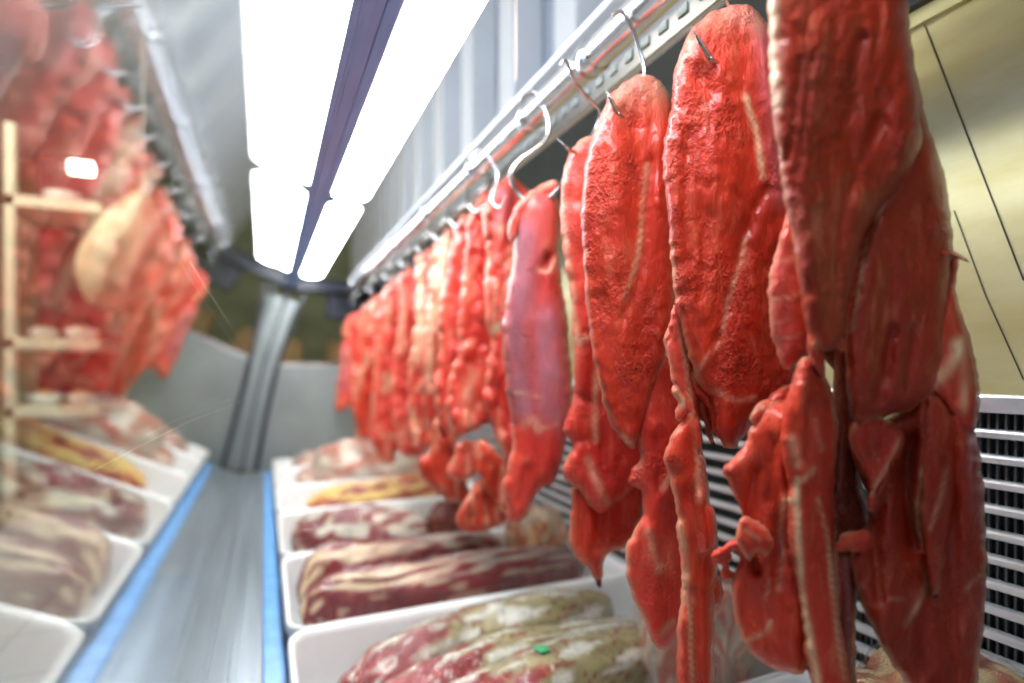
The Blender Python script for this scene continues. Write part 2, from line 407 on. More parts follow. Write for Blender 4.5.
# lamps
def lamp(y0, y1, lab, x0=.152, x1=.240):
    root = empty('light_fitting', (.19, (y0 + y1) / 2, ZC + .45), lab, 'lamp', 'tube lamps under the canopy')
    cx = (x0 + x1) / 2; w_ = (x1 - x0) / 2; v = []; f = []; n = 14
    ys = [y0 + .03 * (1 - math.cos(a)) for a in np.linspace(0, math.pi / 2, 5)] + [y1 - .03 * (1 - math.cos(a)) for a in np.linspace(math.pi / 2, 0, 5)]
    ws = [max(.15, math.sin(a)) for a in np.linspace(0, math.pi / 2, 5)]; ws = ws + ws[::-1]
    for y, s_ in zip(ys, ws):
        for k in range(n):
            an = math.pi * 2 * k / n; v.append((cx + w_ * s_ * math.cos(an), y, ZC + .436 + .011 * s_ * math.sin(an)))
    for j in range(len(ys) - 1):
        for k in range(n): f.append((j * n + k, j * n + (k + 1) % n, (j + 1) * n + (k + 1) % n, (j + 1) * n + k))
    f.append(tuple(range(n))); f.append(tuple(reversed(range((len(ys) - 1) * n, len(ys) * n))))
    link('diffuser', v, f, M['tube'], root)
    q = MB(); q.box((cx - .012, y0 - .015, .447), (cx + .012, y1 + .015, .456)); q.build('housing', M['white_paint'], root)
lamp(.12, 1.47, 'long white glowing lamp nearest the lens, under the canopy')
lamp(1.53, 2.75, 'shorter looking glowing tube lamp at far end of the canopy')

# ------------------------------------------------------------------ hanging rail
rail = empty('hanging_rail', (.38, 1.2, ZC + .368), 'chrome steel tube running the length of the case, holding the hooks', 'rail')
q = MB(); q.tube([Vector((.374, y, ZC + .390)) for y in (-.6, .3, 1.2, 2.2, YE + .06)], .0185, 24); q.build('tube', M['chrome'], rail, True)
for y in (.60, .78, 1.02, 1.35, 1.75, 2.2, 2.6):
    q = MB(); q.tube([Vector((.374, y - .010, ZC + .390)), Vector((.374, y + .010, ZC + .390))], .0215, 24); q.build('collar', M['chrome'], rail, True)
strip = MB(); strip.box((.430, -.6, .385), (.434, YE, .422)); strip.build('slotted_strip', M['steel'], rail)
for i in range(44):
    y = .32 + i * .034; box('slot', (.4275, y, .398), (.4298, y + .015, .409), M['grey_panel'], rail)
q = MB(); q.box((.378, -.6, .442), (.51, YE, .452), .003); q.build('top_beam', M['white_paint'], rail)
for (x, y, lab) in ((.36, .80, 'thin pale cord dropping from the ceiling onto the chrome rail'),):
    q = MB(); q.tube([Vector((x - .004, y - .02, ZC + 1.5)), Vector((x - .001, y - .006, ZC + .9)), Vector((x, y, ZC + .452))], .0016, 6); tag(q.build('cord', M['pale_line']), lab, 'cord')

# ================================================================== HANGING MEAT
# ---- nearest cut
def root_at(u, v, d, lab): return empty('hanging_beef_cut', P(u, v, d), lab, 'meat', 'cuts of raw beef hanging from the rail')
b5 = root_at(842, -60, .40, 'largest and nearest raw beef slab, hanging at the right, top cut by the frame')
sheet('muscle', [(776,-75),(768,-20),(769,20),(769,60),(771,105),(778,150),(784,200),(793,245),(800,290),(806,325),(815,340),(823,350),(836,348),(845,325),(850,290),(860,250),(878,215),(900,185),(920,150),(919,95),(912,50),(908,0),(905,-75)],
      .385, b5, M['deep'], t=.030, res=4, grain=.0016, fold=.006, tilt=(.25, 0), backfat=.5,
      silver=[([(905,10),(913,60),(922,110)],7,.55)], fat=[([(772,-60),(772,30),(773,80)],6,1.0),([(779,92),(776,108)],5,.5),([(912,55),(921,100),(919,112)],2.5,.45)],
      crease=[([(800,60),(794,120),(786,160)],3,.003),([(812,60),(805,120),(798,170)],3,.003),([(860,40),(850,120),(858,180)],8,.004),([(880,120),(850,190),(838,260),(832,330)],7,.004)],
      ridge=[([(822,20),(812,100),(806,200),(815,300)],9,.004)])
sheet('muscle', [(862,150),(880,60),(905,30),(914,60),(921,92),(930,130),(942,165),(950,205),(953,245),(951,290),(948,330),(945,370),(930,400),(905,412),(880,418),(860,425),(850,410),(846,370),(846,330),(851,290),(858,255),(868,215)],
      .412, b5, M['deep'], t=.026, res=4, grain=.0008, fold=.007, tilt=(.2, 0), backfat=.5,
      fat=[([(898,168),(890,195),(878,215),(866,250),(858,290),(851,330)],2.2,.45),([(899,165),(906,170)],3,.3),([(935,120),(948,160)],2,.3)],
      crease=[([(895,170),(885,200),(872,225),(862,260)],4,.006),([(893,330),(885,370),(878,400)],6,.005),([(915,330),(905,390)],5,.004)])
sheet('flap', [(953,252),(958,258),(956,290),(962,312),(972,345),(979,380),(980,405),(974,432),(960,430),(940,400),(925,385),(930,350),(938,320),(946,285)],
      .418, b5, M['red'], t=.018, res=4, fold=.004, fat=[([(916,392),(930,383),(945,372),(960,352),(957,345)],7,.75),([(962,340),(964,380),(963,410)],5,.6)],
      silver=[], dark=[([(966,318),(976,360),(979,400),(974,432)],6,.55)])
sheet('sliver', [(940,251),(952,251),(962,256),(969,262),(962,260),(950,256),(941,258)], .405, b5, M['red'], t=.004, res=2, rough=.3, fold=0)
sheet('flap', [(790,205),(783,225),(776,250),(769,275),(768,300),(770,330),(776,350),(784,368),(795,367),(806,358),(815,340),(815,300),(802,250)],
      .425, b5, M['bright'], t=.018, res=4, grain=.0015, silver=[([(785,250),(783,300),(786,350)],14,.25)],
      fat=[([(772,300),(790,298),(804,290)],2,.35),([(770,325),(790,320)],1.5,.3),([(775,340),(800,335)],2,.35),([(778,262),(795,258)],2,.3)])
sheet('flap', [(808,325),(820,320),(838,330),(846,345),(842,352),(832,346),(824,352),(826,368),(823,380),(815,368),(808,352)], .392, b5, M['red'], t=.016, res=3, fat=[([(815,345),(830,340)],4,.5)], fold=.003)
sheet('membrane', [(862,170),(884,190),(880,260),(876,340),(872,430),(852,440),(838,380),(818,350),(812,320),(830,280),(846,220)], .440, b5, M['brown'], t=.010, res=4, fold=.002)
# right lower apron
sheet('apron', [(850,425),(875,418),(900,410),(925,392),(945,385),(965,400),(975,430),(982,470),(986,520),(987,570),(984,620),(980,655),(975,695),(960,712),(930,705),(900,675),(872,628),(856,585),(851,555),(862,535),(869,505),(862,480),(852,460)],
      .428, b5, M['deep'], t=.026, res=4.5, grain=.0007, fold=.012, tilt=(.15, 0), backfat=.3,
      fat=[([(852,432),(870,424),(895,412),(918,395),(935,384)],4,.55),([(922,470),(916,510),(922,540),(930,555),(927,575),(920,600),(905,625)],2.6,.4),([(965,590),(980,575)],2.2,.35),([(890,598),(905,600)],2,.2)],
      crease=[([(910,440),(905,500),(912,545)],9,.014),([(888,470),(875,540),(880,600)],6,.006),([(935,440),(925,520),(932,600)],7,.006)],
      ridge=[([(895,455),(885,480),(872,510)],4,.008),([(922,400),(922,470),(925,520)],4,.006),([(960,420),(965,520),(962,650)],10,.006)],
      dark=[([(908,455),(908,500),(914,520)],6,.45)])  # dark tint along the tear: shade of the cavity put into the colour
sheet('fold', [(852,425),(862,418),(882,418),(899,425),(904,438),(901,455),(890,472),(878,498),(873,515),(866,505),(868,490),(862,470),(853,452),(849,438)], .408, b5, M['red'], t=.014, res=3.5, fold=.006,
      fat=[([(899,440),(893,455),(880,480),(865,505)],2.5,.45),([(851,432),(860,418),(866,405)],2.5,.45)], dark=[([(875,440),(872,455)],7,.3)])
sheet('fold', [(925,395),(935,392),(950,408),(958,440),(955,500),(945,560),(935,600),(925,560),(920,500),(919,440)], .412, b5, M['deep'], t=.014, res=4, fold=.008, fat=[([(946,470),(940,500),(930,530)],2,.35)])
sheet('fold', [(845,532),(858,530),(868,532),(874,545),(865,552),(852,552),(836,550),(832,545),(838,540)], .405, b5, M['red'], t=.014, res=3)
# lower left strands of the nearest cut
sheet('strand', [(803,356),(815,363),(828,382),(836,405),(838,440),(835,480),(834,530),(838,600),(846,650),(850,705),(820,705),(806,660),(799,600),(791,560),(788,520),(787,480),(780,440),(786,400),(795,372)],
      .405, b5, M['red'], t=.024, res=4, grain=.001, fold=.006, tilt=(.2, 0),
      fat=[([(797,480),(797,505),(799,545),(802,590),(808,630),(816,672),(819,690)],3.2,1.0),([(797,483),(806,478),(815,468)],2.4,.8),([(788,500),(797,502)],2.5,.9),([(796,465),(792,440)],5,.5),([(818,500),(828,540),(832,590),(838,640),(844,680)],1.8,.6),([(815,420),(822,450)],2,.3)],
      crease=[([(812,400),(806,460)],4,.003)], ridge=[([(802,385),(803,450),(805,480)],5,.005)])
sheet('strand', [(836,330),(848,332),(856,400),(860,470),(868,520),(862,560),(856,620),(855,705),(838,705),(836,600),(832,520),(832,430)], .432, b5, M['brown'], t=.016, res=4.5, fold=.010,
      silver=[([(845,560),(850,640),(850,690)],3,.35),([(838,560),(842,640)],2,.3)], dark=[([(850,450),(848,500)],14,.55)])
sheet('lobe', [(803,372),(788,396),(770,404),(754,424),(740,450),(722,470),(727,480),(734,495),(743,515),(742,532),(733,538),(722,546),(710,556),(718,562),(733,552),(740,560),(733,578),(732,600),(739,632),(752,655),(772,668),(795,674),(806,668),(812,620),(806,540),(806,450)],
      .425, b5, M['red'], t=.024, res=4, grain=.0012, fold=.010, lump=.003, backfat=.3,
      crease=[([(755,470),(748,520)],5,.006),([(775,440),(770,500)],6,.005),([(752,560),(756,572)],4,.016),([(778,520),(776,580)],5,.006)],
      ridge=[([(785,420),(778,480),(790,520)],9,.008)],
      fat=[([(785,495),(780,530),(782,555),(778,590)],2,.5),([(748,640),(765,632),(770,622)],2.5,.45),([(770,668),(795,672)],3,.5),([(755,655),(745,640)],2,.4),([(765,600),(770,580)],1.4,.3)],
      silver=[([(782,530),(781,590)],3,.4)])
sheet('scrap', [(800,375),(790,384),(776,390),(768,398),(758,404),(750,418),(756,428),(766,418),(780,412),(792,410),(804,400)], .430, b5, M['red'], t=.012, res=3, fold=.006, rough=2.5, fat=[([(760,410),(780,400)],2,.5)])
sheet('scrap', [(712,556),(722,548),(732,556),(730,566),(736,574),(728,580),(720,574),(722,564),(714,564)], .436, b5, M['red'], t=.010, res=2.5, fold=.004, rough=2.5)
sheet('scrap', [(742,516),(756,520),(768,530),(774,545),(766,556),(756,552),(750,562),(742,552),(736,540),(738,526)], .410, b5, M['red'], t=.014, res=3, fold=.006, rough=2.4, fat=[([(745,530),(760,540)],2,.4)])
# ---- second cut (with the hook through its top)
b4 = root_at(730, 5, .50, 'raw beef slab second from the right with hook point through its rounded top')
sheet('muscle', [(735,4),(722,8),(708,14),(692,30),(682,48),(674,72),(671,105),(664,140),(663,175),(668,220),(672,270),(676,305),(684,335),(690,362),(701,385),(711,402),(714,428),(722,443),(734,448),(748,430),(764,412),(785,398),(800,384),(808,360),(812,300),(806,240),(798,200),(790,170),(782,130),(779,80),(774,40),(764,18),(750,6)],
      .495, b4, M['red'], t=.032, res=4, grain=.0019, fold=.006, tilt=(.12, 0), backfat=.6,
      silver=[([(755,15),(768,50),(772,100),(779,150),(784,200)],12,.5),([(725,8),(745,20)],9,.3)],
      fat=[([(715,18),(735,10),(755,22)],16,.28),([(680,60),(690,40)],8,.3),([(746,97),(750,112),(757,135),(761,165),(763,178)],2.6,.7),([(746,236),(740,262),(733,285),(726,310),(722,335)],1.8,.55),([(722,340),(705,360),(694,380)],2,.3),([(715,390),(735,400),(755,398)],2.5,.3)],
      crease=[([(688,130),(684,200),(688,260)],5,.004),([(742,240),(730,300),(715,345)],4,.004),([(712,90),(690,70)],9,.004),([(765,190),(752,215),(742,240)],5,.005),([(705,230),(700,300)],4,.003)],
      ridge=[([(724,70),(722,150),(725,200)],22,.006)])
sheet('strand', [(676,318),(690,342),(698,375),(700,420),(706,470),(712,512),(718,540),(717,575),(715,610),(715,683),(712,708),(680,708),(677,640),(681,590),(680,560),(677,530),(676,508),(669,478),(664,455),(670,438),(683,418),(684,398),(676,385),(669,362),(664,340),(670,322)],
      .505, b4, M['red'], t=.024, res=4, grain=.001, fold=.007, lump=.003, tilt=(.1, 0),
      fat=[([(679,520),(684,555),(685,585),(688,600)],4.5,.8),([(689,590),(691,640),(693,690)],2,.6),([(683,330),(688,380),(694,430),(700,480)],2,.45),([(680,392),(686,400)],5,.5),([(698,475),(700,500)],4,.4)],
      crease=[([(692,590),(696,640),(697,700)],4,.007),([(690,500),(680,470)],5,.004)], ridge=[([(704,500),(708,545)],9,.010),([(680,430),(686,480)],8,.006),([(683,620),(685,700)],6,.004)])
sheet('lobe', [(700,500),(712,506),(716,520),(716,540),(708,554),(699,553),(695,540),(696,518)], .492, b4, M['bright'], t=.020, res=3, fold=.002)
sheet('lobe', [(712,572),(720,578),(724,592),(721,604),(712,606),(708,590)], .515, b4, M['red'], t=.014, res=3)
sheet('flap', [(690,372),(702,383),(712,398),(722,412),(742,398),(768,386),(792,372),(806,356),(800,372),(785,388),(770,400),(752,418),(742,432),(734,445),(724,446),(714,432),(708,410),(696,395)], .500, b4, M['red'], t=.012, res=3, fold=.008, rough=2.2)
sheet('strand', [(676,300),(684,330),(690,360),(692,395),(700,420),(702,450),(697,470),(692,440),(686,420),(680,400),(672,380),(668,350),(670,320)], .498, b4, M['bright'], t=.012, res=3, fold=.004, fat=[([(678,320),(684,360),(690,400)],2,.5)])
sheet('scrap', [(700,395),(712,400),(722,410),(718,424),(712,436),(716,446),(708,440),(704,425),(698,412)], .508, b4, M['deep'], t=.010, res=3, fold=.006, rough=2.5)
sheet('scrap', [(676,382),(684,388),(690,400),(688,412),(680,420),(674,412),(678,402),(672,392)], .496, b4, M['bright'], t=.010, res=2.5, fold=.003, rough=2, fat=[([(676,392),(684,404)],5,.7)])
# ---- third cut
b3 = root_at(640, 75, .61, 'raw beef slab third from the right with pale rounded top and hook point showing')
sheet('muscle', [(645,74),(632,78),(620,86),(607,100),(597,125),(588,150),(583,180),(581,215),(583,250),(585,290),(589,330),(596,368),(604,402),(611,425),(622,440),(632,448),(640,436),(649,410),(656,385),(668,355),(678,320),(680,270),(676,220),(670,170),(674,130),(671,98),(660,82)],
      .605, b3, M['red'], t=.034, res=4, grain=.002, fold=.007, tilt=(.1, 0), backfat=.8,
      fat=[([(583,240),(586,300),(594,360),(605,405),(625,440)],2,.3),([(655,78),(668,92)],6,.5),([(620,95),(642,82),(660,95)],17,.28),([(620,435),(632,445),(640,436)],3,.5),([(647,165),(643,200),(641,235),(634,270),(624,300)],2.2,.55)],
      silver=[([(625,88),(650,84)],14,.25)],
      crease=[([(652,160),(648,200),(645,240),(636,285),(622,320)],4,.006),([(600,300),(612,370),(622,420)],10,.005),([(622,110),(634,128)],5,.006)],
      ridge=[([(615,150),(612,200),(616,260)],16,.006)])
sheet('muscle', [(668,150),(652,160),(647,200),(645,240),(638,275),(626,310),(616,345),(612,372),(625,400),(640,425),(645,395),(655,378),(670,352),(682,320),(682,260),(676,200)],
      .618, b3, M['red'], t=.026, res=4, fold=.006, grain=.0008, tilt=(.1, 0), fat=[([(650,165),(645,215),(640,260),(630,300)],1.8,.4)])
sheet('strand', [(674,330),(662,348),(653,372),(645,400),(639,425),(638,445),(640,458),(632,470),(627,484),(633,487),(640,490),(644,510),(634,530),(627,548),(626,570),(630,592),(640,612),(648,632),(655,646),(666,650),(676,640),(684,620),(694,600),(694,500),(690,430),(686,380)],
      .612, b3, M['bright'], t=.022, res=4, fold=.010, grain=.0012, lump=.002, tilt=(.15, 0),
      fat=[([(648,532),(655,555),(660,570)],4,.6),([(672,622),(660,635)],3,.6),([(664,360),(650,385),(642,415)],2,.4),([(663,490),(670,475)],3,.6)],
      crease=[([(668,500),(664,560)],6,.006),([(655,440),(660,490)],5,.005),([(640,530),(645,600)],4,.003)], dark=[([(672,505),(675,530)],7,.5)],
      ridge=[([(650,530),(658,572)],5,.006),([(655,425),(650,470)],8,.004)])
sheet('strand', [(646,420),(664,405),(686,415),(695,450),(694,500),(692,560),(686,606),(674,596),(664,560),(656,520),(648,480)], .622, b3, M['red'], t=.018, res=4, fold=.008, fat=[([(655,450),(664,490),(668,530)],2.5,.5)])
# ---- fourth cut
b2 = root_at(578, 140, .70, 'narrow raw beef cut wedged behind third slab, right of the purple one')
sheet('muscle', [(592,136),(580,140),(570,152),(563,175),(560,210),(562,240),(566,270),(571,300),(573,340),(575,372),(573,398),(566,418),(564,432),(573,446),(566,458),(563,474),(570,484),(582,494),(592,508),(602,513),(612,506),(622,500),(634,490),(646,470),(646,400),(626,300),(606,200),(604,150)],
      .695, b2, M['bright'], t=.030, res=4, grain=.0012, fold=.010, lump=.005, backfat=.6,
      fat=[([(565,160),(562,210),(568,260),(574,300)],3,.5),([(598,345),(595,400),(596,440)],3,.5),([(570,300),(576,340)],4,.6),([(575,345),(586,338)],3,.6),([(588,460),(600,490),(608,505)],4,.4)],
      crease=[([(575,395),(590,400)],4,.007),([(575,440),(590,440)],4,.006),([(600,400),(606,480)],5,.006)])
sheet('lobe', [(574,482),(600,500),(630,480),(646,470),(644,500),(640,522),(628,545),(612,552),(604,560),(603,575),(600,588),(594,580),(586,566),(576,556),(570,540),(571,510)], .702, b2, M['red'], t=.022, res=4, fold=.010,
      crease=[([(600,500),(598,545)],6,.006)], fat=[([(582,560),(592,572)],3,.4)])
# ---- purple silverskin cut
b1 = root_at(532, 185, .82, 'raw beef cut sheathed in purple silverskin, hanging behind the near red slabs')
sheet('muscle', [(520,205),(530,192),(545,188),(556,195),(561,215),(559,250),(562,280),(567,310),(569,345),(573,385),(572,420),(566,442),(560,466),(553,484),(542,488),(535,497),(529,512),(518,523),(507,520),(504,500),(502,485),(508,462),(512,440),(508,405),(504,365),(503,325),(507,290),(513,255),(514,225)],
      .81, b1, M['bright'], t=.05, res=4, grain=.0008, fold=.006, backfat=.5,
      silver=[([(524,235),(520,300),(518,350),(522,405)],17,.95),([(545,320),(548,370),(550,410)],19,.9),([(545,200),(540,230)],12,.3)],
      fat=[([(554,262),(550,270),(540,270)],2.5,.55),([(525,425),(534,420),(538,430)],4,.5),([(512,392),(540,396)],1.5,.3),([(540,428),(558,425)],1.5,.35)],
      crease=[([(549,256),(545,266)],4,.02),([(512,270),(506,320)],3,.004),([(528,470),(520,500)],5,.008)], dark=[([(547,258)],4,.5)])
sheet('strap', [(508,232),(513,212),(522,198),(536,188),(552,180),(560,186),(556,194),(544,196),(532,203),(524,214),(518,232),(512,244)], .80, b1, M['bright'], t=.014, res=3, fold=.002)
# ---- fifth..: the far row
def cut(lab, u, parts, matn='bright', dd=0, top=None):
    d = rail_d(u) + dd
    r_ = root_at(u, top or parts[0]['o'][0][1], d, lab)
    for k, p_ in enumerate(parts):
        a = dict(t=.036, res=3.4, grain=.004, fold=.016, lump=.013, rough=3.2, backfat=.7)
        o_ = np.array(p_['o'], float); c_ = o_.mean(0); hgt = np.clip((o_[:, 1] - o_[:, 1].min()) / 40, 0, 1)
        o_[:, 0] = c_[0] + (o_[:, 0] - c_[0]) * (1 + .35 * hgt) + 4 * hgt; p_['o'] = [tuple(x) for x in o_]
        rg = random.Random(int(u) + k); x0, x1 = o_[:, 0].min(), o_[:, 0].max(); y0, y1 = o_[:, 1].min(), o_[:, 1].max()
        spots = [([(rg.uniform(x0, x1), rg.uniform(y0, y1))] * 1 + [(rg.uniform(x0, x1), rg.uniform(y0, y1))][:0], rg.uniform(2, 5), rg.uniform(.25, .6)) for _ in range(9)]
        streaks = []
        for _ in range(4):
            xx, yy = rg.uniform(x0, x1), rg.uniform(y0, y1 - 20); streaks.append(([(xx, yy), (xx + rg.uniform(-5, 5), yy + rg.uniform(20, 60))], rg.uniform(1.2, 2.6), rg.uniform(.3, .6)))
        p_['fat'] = list(p_.get('fat', [])) + spots + streaks
        p_['crease'] = list(p_.get('crease', [])) + [([(x_, rg.uniform(y0, y1)), (x_ + rg.uniform(-4, 4), rg.uniform(y0, y1))], 3, .012) for x_ in (rg.uniform(x0 + 3, x1 - 3), rg.uniform(x0 + 3, x1 - 3))]; a.update({x: y for x, y in p_.items() if x not in ('o', 'n', 'm', 'dz')})
        sheet(p_.get('n', 'muscle'), p_['o'], d + p_.get('dz', 0), r_, M[p_.get('m', matn)], **a)
    return r_
cut('pink raw beef cut just left of the purple one, ending in a round red lobe', 500, [
    dict(o=[(508,176),(496,184),(488,196),(484,220),(488,260),(486,300),(490,350),(484,400),(492,430),(500,455),(512,470),(516,440),(512,390),(508,330),(512,270),(518,225),(526,200),(520,180)], silver=[([(505,190),(500,220)],12,.35)],
         fat=[([(493,330),(500,325)],5,.9),([(510,250),(503,310)],3,.4),([(504,455),(500,430)],2.5,.5)], dark=[([(497,385)],5,.7),([(496,372)],3,.5)]),
    dict(n='lobe', m='red', dz=.03, o=[(482,440),(494,450),(506,470),(508,500),(500,516),(490,500),(480,480),(476,455)]),
    dict(n='lobe', m='red', dz=.05, o=[(478,480),(490,490),(498,505),(494,522),(480,531),(464,531),(458,523),(460,510),(468,495)], lump=.002, rough=.4)], dd=.02)
cut('raw beef cut with pale streaks hanging left of the pink lobed one', 478, [
    dict(o=[(486,190),(474,204),(466,222),(464,250),(460,300),(458,350),(452,380),(450,410),(456,435),(470,430),(482,420),(492,380),(494,320),(490,260),(494,215)], fat=[([(473,375),(466,400),(470,425)],6,.4),([(470,265),(468,300)],4,.3)]),
    dict(n='lobe', dz=.03, o=[(458,445),(452,460),(449,474),(458,480),(470,476),(480,470),(486,455),(476,440)])])
cut('raw red beef cut with long ragged tail touching the tray meats', 458, [
    dict(o=[(468,215),(456,222),(450,240),(446,270),(440,310),(440,350),(436,390),(442,430),(450,445),(462,420),(466,380),(470,300),(472,250)], m='bright'),
    dict(n='tail', m='red', dz=.03, o=[(440,400),(432,425),(430,450),(421,463),(425,478),(438,498),(452,503),(462,500),(458,480),(452,450),(452,410)])])
cut('raw beef cut with broad cream yellow fat cap near its top', 440, [
    dict(o=[(450,230),(438,238),(430,252),(428,290),(424,330),(420,370),(424,410),(426,440),(436,450),(442,430),(446,380),(450,310),(456,260)], fat=[([(444,240),(440,265),(438,300),(432,325)],9,1.0),([(430,340),(428,390)],5,.6)])])
cut('slim raw beef cut with cream fat strip along its left edge', 423, [
    dict(o=[(432,248),(420,254),(414,266),(414,300),(412,340),(408,380),(410,420),(412,445),(424,448),(432,440),(434,380),(434,310),(436,270)], fat=[([(421,258),(419,290),(420,335),(418,360)],5,1.0),([(426,290),(424,340)],2,.5)])])
cut('raw red beef cut in the far row, right of the knobbly one', 405, [
    dict(o=[(416,268),(404,272),(398,282),(398,320),(394,360),(392,400),(396,440),(404,456),(416,456),(422,430),(420,360),(422,300)], fat=[([(408,420),(404,440)],4,.35)])])
cut('knobbly raw beef cut in the far row, its tail hanging lowest there', 388, [
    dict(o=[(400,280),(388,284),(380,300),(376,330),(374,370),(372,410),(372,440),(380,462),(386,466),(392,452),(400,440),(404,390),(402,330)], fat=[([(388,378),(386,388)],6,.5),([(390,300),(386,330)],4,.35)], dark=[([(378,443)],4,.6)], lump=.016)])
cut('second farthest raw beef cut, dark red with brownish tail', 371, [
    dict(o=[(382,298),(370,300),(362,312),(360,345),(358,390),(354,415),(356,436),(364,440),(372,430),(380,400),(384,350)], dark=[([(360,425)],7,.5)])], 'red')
cut('farthest raw beef cut at the end of the row, purplish left edge', 354, [
    dict(o=[(362,310),(350,316),(344,326),(341,350),(338,380),(336,405),(339,414),(346,408),(352,410),(358,416),(364,400),(368,360),(368,325)], silver=[([(345,350),(342,390)],5,.7)], fat=[([(360,320),(362,350)],3,.35)])])

# ---- hooks
hook([(612,15,.60),(622,12,.60),(633,30,.605),(640,52,.61),(645,73,.612),(640,92,.615),(628,108,.60),(622,118,.588),(612,102,.578),(606,90,.576)], 'steel hook whose point pokes out of the third slab from the right')
hook([(560,66,.66),(566,60,.66),(574,80,.67),(588,98,.69),(600,112,.70),(596,128,.71),(582,150,.70),(570,150,.67),(556,137,.665)], 'steel hook whose point shows just left of the third slab')
hook([(703,-60,.51),(716,-45,.51),(722,-10,.51),(730,8,.515),(734,30,.52),(724,55,.49),(714,62,.473),(704,48,.468),(691,27,.466)], 'steel hook whose point pokes out high on the second slab from the right')
hook([(520,100,.80),(534,92,.80),(548,118,.80),(545,140,.80),(520,160,.80),(511,176,.80),(520,196,.805),(538,204,.80),(552,196,.785),(560,184,.775)], 'steel hook with wide loop above the purple silverskin cut', r=.0032)
hook([(470,160,.95),(480,150,.95),(494,165,.95),(498,178,.95),(492,200,.94),(500,208,.93),(506,194,.92)], 'steel hook over the pink lobed cut left of the purple one', r=.003)
for i, u in enumerate((478, 458, 440, 423, 405, 388, 371, 354)):
    d = rail_d(u) ; s_ = FPX / d * .01; vt = 370 - .392 * FPX / d
    places = ['holding the streaky cut beside the pink lobed one', 'holding the cut with the long ragged tail', 'holding the cut with the broad cream fat cap', 'holding the slim cut with the fat strip on its edge',
              'holding the red cut right of the knobbly one', 'holding the knobbly cut in the far row', 'holding the second farthest cut', 'holding the farthest cut at the row end']
    hook([(u - 2.0 * s_, vt - 1.2 * s_, d), (u, vt - 2.2 * s_, d), (u + 2.0 * s_, vt, d), (u + 1.6 * s_, vt + 3.2 * s_, d), (u - .3 * s_, vt + 5 * s_, d), (u - 1.5 * s_, vt + 7 * s_, d - .01), (u - .2 * s_, vt + 8.4 * s_, d - .03), (u + 1.6 * s_, vt + 6.6 * s_, d - .045)],
         'small steel hook ' + places[i], r=.0035)

# ================================================================== TRAYS
def rrect(x0, x1, y0, y1, r, n=6):
    out = []
    for cx, cy, a0 in ((x1 - r, y1 - r, 0), (x0 + r, y1 - r, 90), (x0 + r, y0 + r, 180), (x1 - r, y0 + r, 270)):
        for k in range(n + 1):
            a = math.radians(a0 + 90 * k / n); out.append((cx + r * math.cos(a), cy + r * math.sin(a)))
    return out
def tray(y0, y1, zr, lab, x0=.040, x1=.702, dep=.125, grp='white plastic meat trays in a row'):
    lv = [(.0, zr, .0), (-.006, zr + .003, 0), (-.008, zr, 0), (-.009, zr - .014, 0), (-.006, zr - .015, 0), (.004, zr - dep * .5, 0), (.012, zr - dep + .008, 0), (.020, zr - dep, 0), (.030, zr - dep, 0)]
    lv2 = [(.034, zr - dep + .006, 0), (.022, zr - dep + .008, 0), (.014, zr - dep + .018, 0), (.008, zr - dep * .5, 0), (.003, zr - .01, 0)]
    loops = [(a, z_) for a, z_, _ in lv] + [(a, z_) for a, z_, _ in lv2]
    v = []; f = []; n = None
    for a, z_ in loops:
        L = rrect(x0 + a, x1 - a, y0 + a, y1 - a, max(.012, .035 - a * .3)); n = len(L); v += [(p[0], p[1], z_ + ZC) for p in L]
    m_ = len(loops)
    for j in range(m_):
        jn = (j + 1) % m_
        if j == 8: continue        # underside to inner floor are closed by caps
        for k in range(n): f.append((j * n + k, j * n + (k + 1) % n, jn * n + (k + 1) % n, jn * n + k))
    f.append(tuple(range(8 * n, 9 * n))); f.append(tuple(range(9 * n, 10 * n)))
    return tag(link('meat_tray', v, f, M['tub'], None, True), lab, 'tray', grp)
TY = [(.145, .545), (.565, .955), (.975, 1.355), (1.375, 1.775), (1.795, 2.175), (2.195, 2.57), (2.59, 2.83)]
ZR = -.42
labs = ['white plastic meat tray nearest the lens, mostly cut off by the frame bottom', 'white plastic tray with green and silver wrapped cuts, in front at the bottom', 'white plastic tray holding two long marbled cuts with cream fat',
        'white plastic tray holding the purple wrapped cut with a gold label', 'white plastic tray with yellow fat edged cuts, fourth row back', 'white plastic tray behind the yellow fat cuts, with film wrapped pink meat', 'farthest white plastic tray, against the grey end panel']
for (a, b_), l in zip(TY, labs): tray(a, b_, ZR, l)

